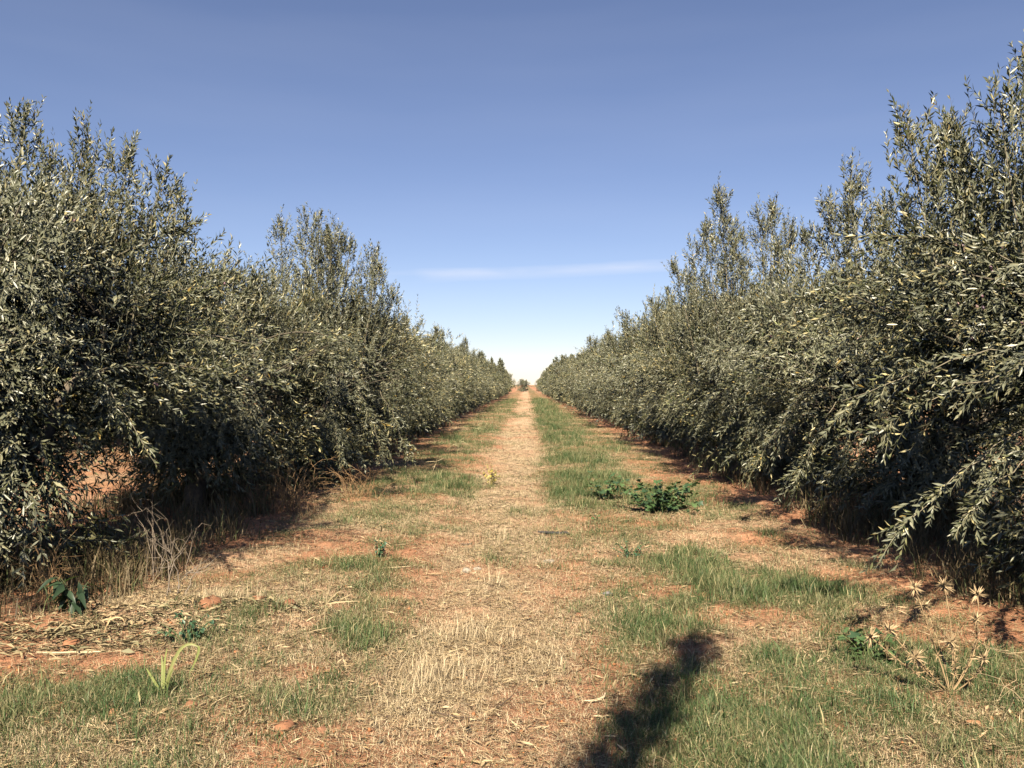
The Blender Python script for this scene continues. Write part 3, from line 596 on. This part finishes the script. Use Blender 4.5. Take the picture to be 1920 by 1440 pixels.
tag(link('straw_litter', mesh_np('straw_litter', V_, F_, [M_straw], None, np.repeat(c_, 4, 0))), 'loose straw bits and fallen leaves scattered over the red soil', 'litter', kind='stuff')
# crumbs of soil
X, Y = scatter(rng, 5200, lambda x, y: .25 + .6 * (1 - np.clip(green_cover(x, y), 0, 1)) * vn(x, y, .5, 93), 3.0, 20, -4.2, 4.2)
n = len(X); r = (.004 + .012 * rng.random(n) ** 3)
oct_ = np.array([[1, 0, 0], [-1, 0, 0], [0, 1, 0], [0, -1, 0], [0, 0, .8], [0, 0, -.6]]); of = np.array([[0, 2, 4], [2, 1, 4], [1, 3, 4], [3, 0, 4], [2, 0, 5], [1, 2, 5], [3, 1, 5], [0, 3, 5]])
V_ = (np.stack([X, Y, gh(X, Y) + r * .3], 1)[:, None] + oct_[None] * r[:, None, None] * rng.uniform(.6, 1.4, (n, 6, 1))).reshape(-1, 3)
F_ = (np.arange(n)[:, None, None] * 6 + of[None]).reshape(-1, 3)
c_ = np.repeat(np.array([.36, .155, .07]) * rng.uniform(.7, 1.25, (n, 1)), 6, 0)
tag(link('soil_crumbs', mesh_np('soil_crumbs', V_, F_, [M_stone], None, c_)), 'small crumbs of red soil strewn over the path', 'soil', kind='stuff')
# dark weeds and dead stems under the crowns of both rows, coloured dark to deepen the shade
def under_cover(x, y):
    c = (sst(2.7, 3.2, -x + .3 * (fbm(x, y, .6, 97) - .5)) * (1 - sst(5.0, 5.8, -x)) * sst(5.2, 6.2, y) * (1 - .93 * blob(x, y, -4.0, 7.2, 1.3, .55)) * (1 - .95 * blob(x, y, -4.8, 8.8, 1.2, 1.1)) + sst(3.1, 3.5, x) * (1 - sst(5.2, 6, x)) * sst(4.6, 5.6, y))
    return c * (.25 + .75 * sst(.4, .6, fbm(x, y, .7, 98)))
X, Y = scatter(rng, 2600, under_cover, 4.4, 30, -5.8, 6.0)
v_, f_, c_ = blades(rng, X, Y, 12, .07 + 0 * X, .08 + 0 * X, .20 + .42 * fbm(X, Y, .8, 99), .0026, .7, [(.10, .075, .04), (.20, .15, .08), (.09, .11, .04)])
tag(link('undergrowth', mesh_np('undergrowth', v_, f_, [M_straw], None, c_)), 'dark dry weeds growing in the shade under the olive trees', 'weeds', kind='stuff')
# long fallen leaves raked into the lit strip at the left edge
def fall_cover(x, y): return np.clip(1.1 * blob(x, y, -2.55, 5.0, .45, .3) + .7 * blob(x, y, -3.1, 4.9, .6, .25) + .5 * blob(x, y, -1.9, 5.45, .5, .2), 0, 1)
X, Y = scatter(rng, 900, fall_cover, 4.3, 6.2, -4, -1.2)
n = len(X); a = rng.normal(.25, .9, n) + np.where(rng.random(n) < .5, math.pi, 0); le = rng.uniform(.02, .06, n); wi = rng.uniform(.003, .0075, n)
dv = np.stack([np.cos(a), np.sin(a), rng.normal(.05, .22, n)], 1); wv = np.stack([-np.sin(a), np.cos(a), rng.normal(0, .5, n)], 1)
b = np.stack([X, Y, gh(X, Y) + .02 + .035 * rng.random(n) * fall_cover(X, Y)], 1)
V_ = np.stack([b - dv * le[:, None], b + wv * wi[:, None] + [0, 0, .008], b + dv * le[:, None], b - wv * wi[:, None] + [0, 0, .008]], 1).reshape(-1, 3)
F_ = (np.arange(n)[:, None, None] * 4 + np.array([[0, 1, 2], [0, 2, 3]])[None]).reshape(-1, 3)
k = rng.random((n, 1)); c_ = np.array([.20, .19, .10]) * (1 - k) + np.array([.46, .34, .19]) * k
tag(link('fallen_leaves', mesh_np('fallen_leaves', V_, F_, [M_straw], None, np.repeat(c_, 4, 0))), 'long pale fallen leaves lying on the lit soil at the left edge', 'leaves', kind='stuff')

# ------------------------------------------------------------------ single plants, sticks, stones
pr = random.Random(12)
def lobed_leaf(name, r, lobes, depth, c, m=M_weed):
    """a leaf blade in the xy plane from its stalk at the origin along +x, with pointed lobes and a folded midrib"""
    pts = []; k = lobes * 2 + 1
    for q in range(k):
        a = (q / (k - 1) - .5) * math.radians(250)
        rr = r * (1.0 if q % 2 == 1 else depth) * (.72 + .28 * math.cos(a / 2)); pts.append((rr * math.cos(a) + r * .35, rr * math.sin(a), .18 * abs(rr * math.sin(a)) - .12 * (rr * math.cos(a)) ** 2 / r))
    v = [(r * .15, 0, 0)] + pts; f = [(0, q + 1, q + 2) for q in range(k - 1)]
    return mesh_np(name, v, f, [m], None, np.tile(c, (len(v), 1)))
def lance_leaf(name, ln, w, c, m=M_weed, droop=.25):
    v = [(0, 0, 0)]; seg = 4
    for q in range(1, seg):
        t_ = q / seg; ww = w * math.sin(math.pi * t_ ** .8); z = -droop * ln * t_ * t_
        v += [(ln * t_, ww, z + ww * .3), (ln * t_, 0, z), (ln * t_, -ww, z + ww * .3)]
    v.append((ln, 0, -droop * ln)); f = [(0, 2, 1), (0, 3, 2)]
    for q in range(seg - 2):
        b_ = 1 + q * 3; f += [(b_, b_ + 1, b_ + 4), (b_, b_ + 4, b_ + 3), (b_ + 1, b_ + 2, b_ + 5), (b_ + 1, b_ + 5, b_ + 4)]
    e = 1 + (seg - 2) * 3; t_ = len(v) - 1; f += [(e, e + 1, t_), (e + 1, e + 2, t_)]
    return mesh_np(name, v, f, [m], None, np.tile(c, (len(v), 1)))
def plant(name, label, x, y, stems, hmin, hmax, spread, leaf_meshes, per, scol, lsize=(.7, 1.2), group=None, arch=.35, cat='plant', tip_only=False):
    root = thing(name, label, cat, (x, y, g1(x, y)), group)
    for q in range(stems):
        a = pr.uniform(0, 6.28); h = pr.uniform(hmin, hmax); sp_ = pr.uniform(.25, 1) * spread
        e = np.array([math.cos(a) * sp_, math.sin(a) * sp_, h]); o0 = np.array([math.cos(a) * .25 * sp_, math.sin(a) * .25 * sp_, -.02])
        pts = curve(o0, e, np.array([e[0] * arch, e[1] * arch, h * .75]), 7)
        v, f = tube_arr(pts, np.linspace(.0045, .0018, 7), 4); A = Acc(); A.add(v, f, 0, scol)
        so = link('stem', A.mesh('stem', [M_stem], True), root)
        for w in range(per):
            t_ = (.25 + .75 * (w + pr.random()) / per) if not tip_only else pr.uniform(.8, 1); ip = min(5.99, t_ * 6); i_ = int(ip); p_ = pts[i_] + (pts[i_ + 1] - pts[i_]) * (ip - i_)
            lo = link('leaf', pr.choice(leaf_meshes), so, p_)
            s_ = pr.uniform(*lsize); lo.scale = (s_, s_, s_)
            lo.rotation_euler = (pr.gauss(0, .35), pr.gauss(.15, .4), a + pr.gauss(0, 1.1))
    return root
mal = [lobed_leaf('leaf', .05, 5, .62, (.065, .12, .045)), lobed_leaf('leaf', .042, 5, .66, (.10, .16, .06)), lobed_leaf('leaf', .055, 4, .56, (.042, .080, .038))]
plant('broadleaf_weed', 'large green broad-leaved weed spreading on the right of the path', 1.62, 9.8, 58, .06, .44, .68, mal, 6, (.14, .18, .07), (.8, 1.3))
plant('broadleaf_weed', 'smaller dark green broad-leaved weed left of the large one, right of the path', 1.08, 10.9, 18, .15, .42, .3, mal, 4, (.12, .16, .06))
plant('broadleaf_weed', 'low green leafy weed among the grass beside the dry thistle', 1.98, 4.65, 14, .05, .16, .26, mal, 4, (.14, .18, .07), (.6, 1.0))
plant('broadleaf_weed', 'little green seedling with round leaves in front of the large weed', .82, 9.3, 4, .04, .09, .1, mal, 2, (.14, .18, .07), (.6, .9))
lan = [lance_leaf('leaf', .12, .018, (.032, .058, .03), droop=.5), lance_leaf('leaf', .10, .016, (.045, .075, .04), droop=.6), lance_leaf('leaf', .14, .019, (.028, .05, .028), droop=.7)]
plant('drooping_weed', 'dark green drooping leafy weed in the shade edge at the far left', -3.02, 5.35, 7, .16, .30, .16, lan, 5, (.15, .17, .08))
sm = [lance_leaf('leaf', .035, .009, (.05, .11, .06)), lance_leaf('leaf', .03, .008, (.07, .13, .07))]
plant('small_leaf_weed', 'bluish green small-leaved weed in the left foreground grass', -2.05, 4.85, 16, .06, .17, .2, sm, 7, (.1, .14, .06))
plant('small_leaf_weed', 'green small-leaved weed by the dry stalks left of the path', -1.33, 7.2, 10, .06, .18, .16, sm, 7, (.1, .14, .06))
plant('small_leaf_weed', 'bushy green weed on the right grass strip in front of the red patch', .95, 7.3, 14, .05, .14, .24, sm, 7, (.1, .14, .06))
yel = [lance_leaf('leaf', .05, .012, (.45, .36, .07)), lance_leaf('leaf', .04, .011, (.36, .33, .08)), lance_leaf('leaf', .045, .01, (.52, .42, .14))]
plant('yellow_weed', 'small yellow-leaved plant standing at the left edge of the path', -.54, 12.8, 9, .16, .40, .15, yel, 9, (.35, .28, .1), (.8, 1.3))

# dead thistle: leaning spiny stems with star-shaped heads
def spines(A, p_, r, cnt, c, seed):
    g = np.random.default_rng(seed); d = nrm(g.normal(0, 1, (cnt, 3)) + [0, 0, .25]); ln = g.uniform(.5, 1.15, cnt) * r
    w = nrm(np.cross(d, g.normal(0, 1, (cnt, 3)))) * (r * .10)
    V_ = np.stack([p_ - w, p_ + w, p_ + d * ln[:, None]], 1).reshape(-1, 3); F_ = np.arange(cnt * 3).reshape(-1, 3)
    A.add(V_, F_, 0, np.repeat(np.array(c) * g.uniform(.75, 1.25, (cnt, 1)), 3, 0))
tx, ty = 2.12, 4.05
th = thing('dead_thistle', 'dry straw-coloured spiny thistle at the lower right against the dark shade', 'thistle', (tx, ty, g1(tx, ty)))
tc_ = (.34, .24, .13)
for q, (dx, dy, hz) in enumerate(((-.15, .05, .50), (-.30, .0, .30), (.02, .1, .50), (.16, .05, .34), (-.02, -.05, .26), (.10, -.12, .20), (-.22, -.1, .20), (.22, .15, .44), (-.05, .15, .38), (-.36, .08, .24))):
    pts = curve(np.array([0, 0, -.02]), np.array([dx, dy, hz]), np.array([dx * .75 + .05, dy * .5, hz * .45]), 9)
    v, f = tube_arr(pts, np.linspace(.0034, .0018, 9), 5); A = Acc(); A.add(v + np.random.default_rng(q).normal(0, .0012, v.shape), f, 0, tc_); so = link('stem', A.mesh('stem', [M_stem], True), th)
    B = Acc(); spines(B, pts[-1], .058, 46, (.47, .34, .19), 200 + q)
    link('spiny_head', B.mesh('spiny_head', [M_straw]), so)
    if q not in (2, 7):
        D_ = Acc()
        for w in range(3, 8): spines(D_, pts[w], .038, 14, (.37, .26, .14), 300 + q * 10 + w)
        link('spiny_bract', D_.mesh('spiny_bract', [M_straw]), so)

# dead stems, twigs and stalks
def ribbon(pts, w):
    pts = np.asarray(pts, float); T = nrm(np.gradient(pts, axis=0)); S_ = nrm(np.cross(T, [.2, -.9, .3])); w = np.asarray(w)[:, None]
    n_ = len(pts); nn = nrm(np.cross(S_, T)); V_ = np.stack([pts - S_ * w + nn * w * .4, pts, pts + S_ * w + nn * w * .4], 1).reshape(-1, 3); F_ = []
    for q in range(n_ - 1):
        for k_ in (0, 1): a0 = q * 3 + k_; F_ += [(a0, a0 + 1, a0 + 4), (a0, a0 + 4, a0 + 3)]
    return V_, np.array(F_)
def stalk(label, x, y, h, lean, nleaf, c, seed, name='dry_stalk', group='dry grass stalks'):
    g = np.random.default_rng(seed); root = thing(name, label, 'stalk', (x, y, g1(x, y)), group)
    pts = curve(np.array([0, 0, -.02]), np.array([lean[0], lean[1], h]), np.array([lean[0] * .3, lean[1] * .3, h * .6]), 8)
    v, f = tube_arr(pts, np.linspace(.0038, .0018, 8), 5); A = Acc(); A.add(v, f, 0, c); so = link('stem', A.mesh('stem', [M_stem], True), root)
    for q in range(nleaf):
        p0 = pts[1 + int(g.integers(0, 6))]; a = g.uniform(0, 6.28); ln = g.uniform(.10, .22) * (h / .3) ** .5
        tip = p0 + np.array([math.cos(a) * ln, math.sin(a) * ln, g.uniform(-.16, .10)]); lp = curve(p0, tip, (p0 + tip) / 2 + [g.normal(0, .03), g.normal(0, .03), g.uniform(0, .08)], 7)
        v, f = ribbon(lp, .0042 * np.array([.5, 1, 1, .9, .7, .4, .05]) * (1 + 0 * h)); B = Acc(); B.add(v, f, 0, np.array(c) * g.uniform(.85, 1.2)); link('leaf_blade', B.mesh('leaf_blade', [M_straw]), so)
pale = (.38, .30, .17)
stalk('pale twisted dry stalk with curling blades in the left foreground grass', -1.30, 5.15, .34, (.05, .02), 5, pale, 1)
stalk('upright pale dry stalk at the left grass edge, mid foreground', -1.42, 7.55, .24, (.06, 0), 3, pale, 2)
stalk('slanting pale dry stalk just behind the upright one at left', -1.28, 8.1, .27, (.14, .05), 2, pale, 3)
stalk('cluster of pale dry blades in the left strip far up the path', -1.50, 17.6, .42, (.06, .1), 6, (.36, .32, .17), 4)
stalk('tall pale dry stalk with seed blades farthest up the left strip', -1.33, 21.0, .55, (.1, .1), 6, (.36, .32, .17), 5)
stalk('dry stalk in the left strip beside the yellow-leaved plant', -1.55, 13.7, .34, (.05, 0), 4, pale, 6)
stalk('pair of stiff tan dry blades on the lit soil at the far left', -2.62, 4.95, .12, (.04, 0), 2, (.55, .38, .20), 9)
# the bent green blade
bx, by = -1.80, 3.98
bb = thing('bent_grass', 'tall yellow-green grass blade bent over in the lower left', 'grass blade', (bx, by, g1(bx, by)))
for q, (c0, c1_, c2__, w) in enumerate((((0, 0, 0), (.05, .02, .30), (.16, .02, .235), .008), ((.16, .02, .235), (.18, .02, .23), (.125, .02, .11), .006), ((0, 0, 0), (-.02, .02, .12), (.0, .03, .22), .006), ((-.01, 0, 0), (-.06, 0, .08), (-.09, 0, .13), .006), ((.01, 0, 0), (.03, -.03, .1), (.07, -.05, .15), .005), ((-.02, .01, 0), (-.03, .05, .08), (-.05, .08, .17), .005))):
    lp = curve(np.array(c0, float), np.array(c2__, float), np.array(c1_, float), 9); v, f = ribbon(lp, w * np.array([.7, .9, 1, 1, 1, .9, .8, .6, .3])); A = Acc(); A.add(v, f, 0, (.27, .30, .10)); link('blade', A.mesh('blade', [M_grass]), bb)
def twiggy(name, label, cat, x, y, n_, hmin, hmax, spread, c, r0, forks, seed, arch=.4, pn='twig'):
    g = np.random.default_rng(seed); root = thing(name, label, cat, (x, y, g1(x, y)))
    for q in range(n_):
        a = g.uniform(0, 6.28); h = g.uniform(hmin, hmax); sp_ = g.uniform(.3, 1) * spread; o0 = np.array([g.normal(0, spread * .25), g.normal(0, spread * .15), -.02])
        e = o0 + [math.cos(a) * sp_, math.sin(a) * sp_, h]; pts = curve(o0, e, o0 + [math.cos(a) * sp_ * arch, math.sin(a) * sp_ * arch, h * 1.25], 9) + np.concatenate([np.zeros((1, 3)), g.normal(0, .008, (8, 3))])
        A = Acc(); v, f = tube_arr(pts, np.linspace(r0, r0 * .35, 9), 4); A.add(v, f, 0, np.array(c) * g.uniform(.75, 1.2))
        for w in range(forks):
            i_ = int(g.integers(3, 8)); d = nrm(pts[i_] - pts[i_ - 1] + g.normal(0, .6, 3) * np.linalg.norm(pts[i_] - pts[i_ - 1])); ln = g.uniform(.06, .18)
            v, f = tube_arr(curve(pts[i_], pts[i_] + d * ln, pts[i_] + d * ln * .5 + g.normal(0, .015, 3), 5), np.linspace(r0 * .55, r0 * .2, 5), 3); A.add(v, f, 0, np.array(c) * g.uniform(.8, 1.2))
        link(pn, A.mesh(pn, [M_stem], True), root)
twiggy('brush_pile', 'heap of thin brown brushwood under the tall olive tree at left', 'brushwood', -2.75, 9.6, 46, .15, .65, .62, (.30, .19, .10), .0038, 3, 61)
twiggy('brush_pile', 'rusty dry brush with arching twigs at the foot of the tall left tree', 'brushwood', -2.25, 10.9, 34, .12, .45, .5, (.36, .22, .11), .0036, 3, 62)
twiggy('dead_branch', 'pale crooked dead twig standing out of the shade at left', 'branch', -2.50, 5.72, 5, .14, .34, .22, (.26, .21, .16), .0042, 7, 63)
twiggy('dry_weed', 'clump of rusty brown dry weed stems at the far left edge', 'weed', -3.35, 5.55, 20, .2, .48, .22, (.36, .22, .11), .003, 3, 64, .2, 'stem')
twiggy('dry_weed', 'thin dead grey weed in the dark shade left of the crooked twig', 'weed', -2.9, 6.3, 12, .25, .6, .3, (.28, .22, .16), .0028, 3, 65, .25, 'stem')
twiggy('dry_weed', 'sparse wiry dead weed below the thistle at the lower right corner', 'weed', 2.35, 3.75, 10, .12, .34, .42, (.40, .30, .18), .0022, 2, 66, .4, 'stem')
def stick(label, x, y, ln, rz, r, c, bend, seed, name='stick', cat='stick'):
    g = np.random.default_rng(seed); n_ = 9; t_ = np.linspace(-.5, .5, n_)
    dx = np.stack([t_ * ln, bend * (t_ ** 2 - .08) * ln, np.zeros(n_)], 1) + g.normal(0, r * .4, (n_, 3)) * [0, 1, .5]
    v, f = tube_arr(dx, r * np.array([.5, .85, 1, .95, 1.1, 1, .85, .9, .6]), 7)
    A = Acc(); A.add(v + g.normal(0, r * .12, v.shape), f, 0, c); o = link(name, A.mesh(name, [M_bark], True), None, (x, y, g1(x, y) + r * .8 + .012)); o.rotation_euler = (0, g.normal(0, .03), rz)
    tag(o, label, cat)
stick('short dark grey stick lying across the path', .30, 8.6, .34, -.15, .016, (.05, .047, .045), .12, 1)
stick('small dark twig lying left of the path centre', -.60, 8.1, .13, .2, .008, (.07, .05, .04), .5, 2)
stick('pale curved dry stem on the red soil in the lower middle', .37, 4.10, .15, .65, .0065, (.60, .47, .30), 1.0, 3)
stick('pale dry stem lying slanted on the straw at left foreground', -2.55, 4.62, .55, .12, .006, (.55, .44, .27), .15, 4)
stick('thin tan stalk lying along the left side of the path', -1.15, 6.85, .42, .25, .005, (.52, .40, .24), .3, 5)
stick('curled dry brown leaf stem beside the white stones', -.78, 6.75, .16, .05, .007, (.38, .25, .14), .6, 6)
stick('long thin dark twig on the bare soil, bottom of the path', -.38, 3.82, .30, -.5, .0035, (.10, .07, .05), .3, 7)
stick('fine dark twig on the bare soil, bottom centre', -.12, 3.95, .22, 1.0, .003, (.10, .07, .05), .2, 8)
def rock(name, label, cat, x, y, r, c, seed, flat=.65, group=None):
    g = np.random.default_rng(seed); V_ = []; F_ = []; rings, seg = 7, 11; ax = g.uniform(.75, 1.25, 3) * [1, 1, flat]; cut = nrm(g.normal(0, 1, (7, 3))); cd_ = g.uniform(.68, .95, 7)
    for a in range(rings + 1):
        t_ = math.pi * a / rings
        for b_ in range(seg):
            d = np.array([math.sin(t_) * math.cos(b_ * 2 * math.pi / seg), math.sin(t_) * math.sin(b_ * 2 * math.pi / seg), math.cos(t_)])
            k_ = 1.0
            for cc, dd in zip(cut, cd_):
                q = float(d @ cc)
                if q > dd: k_ = min(k_, dd / q)
            V_.append(d * k_ * r * ax * (1 + g.normal(0, .06)))
    for a in range(rings):
        for b_ in range(seg):
            q = a * seg + b_; q2 = a * seg + (b_ + 1) % seg; F_ += [(q, q + seg, q2 + seg), (q, q2 + seg, q2)]
    o = link(name, mesh_np(name, V_, F_, [M_stone], None, np.tile(c, (len(V_), 1))), None, (x, y, g1(x, y) + r * flat * .08)); o.rotation_euler = (0, 0, g.uniform(0, 6))
    tag(o, label, cat, group)
red = (.28, .135, .075); dk_ = (.035, .033, .033); wh = (.34, .29, .23)
GC = 'clods of red soil'
rock('soil_clod', 'rounded red clod at the lower left edge of the path', 'clod', -1.10, 3.65, .046, red, 1, group=GC)
rock('soil_clod', 'flat pale red clod right beside the rounded one at lower left', 'clod', -.94, 3.68, .044, (.32, .165, .095), 2, .45, GC)
rock('soil_clod', 'dark red clod sunk in lush green grass left of the path', 'clod', -1.62, 5.5, .055, (.22, .105, .06), 3, group=GC)
rock('soil_clod', 'largest red clod on the lit bank by the left shade edge', 'clod', -2.15, 5.45, .085, red, 4, .6, GC)
rock('soil_clod', 'red clod on the lit bank to the right of the largest one', 'clod', -1.88, 5.6, .06, red, 5, .6, GC)
rock('soil_clod', 'orange clod at the left edge among the fallen leaves', 'clod', -2.72, 4.78, .055, (.32, .15, .08), 6, .6, GC)
rock('soil_clod', 'red clod lying on bare soil at the right of the path', 'clod', .37, 5.55, .03, red, 7, group=GC)
rock('soil_clod', 'round reddish clod in the lower right corner', 'clod', 2.0, 3.62, .036, (.36, .19, .10), 8, .8, GC)
rock('soil_clod', 'small red clod in the grass at the lower left', 'clod', -1.58, 3.78, .035, red, 9, group=GC)
rock('soil_clod', 'tan red clod under the bent green blade at lower left', 'clod', -1.92, 3.72, .038, (.36, .19, .10), 10, group=GC)
rock('white_stone', 'larger of two white stones on the straw left of the path centre', 'stone', -.51, 6.95, .05, wh, 11, .6)
rock('white_stone', 'smaller of two white stones, touching the larger one', 'stone', -.42, 7.0, .035, wh, 12, .6)
rock('white_stone', 'lone flat whitish stone right of the path centre', 'stone', .22, 7.4, .05, wh, 13, .35)
rock('black_lump', 'small black lump on the bare soil at lower left of the path', 'lump', -.72, 3.82, .022, dk_, 14, .6)
rock('black_lump', 'black lump closest to the bottom of the picture, left of centre', 'lump', -.66, 3.66, .018, dk_, 15, .7)
rock('black_lump', 'tiny black lump at the bottom centre of the path', 'lump', -.26, 3.68, .02, dk_, 16, .8)
rock('grey_lump', 'crumpled grey lump in the grass edge right of the path', 'lump', .62, 6.05, .05, (.20, .18, .17), 17, .6)
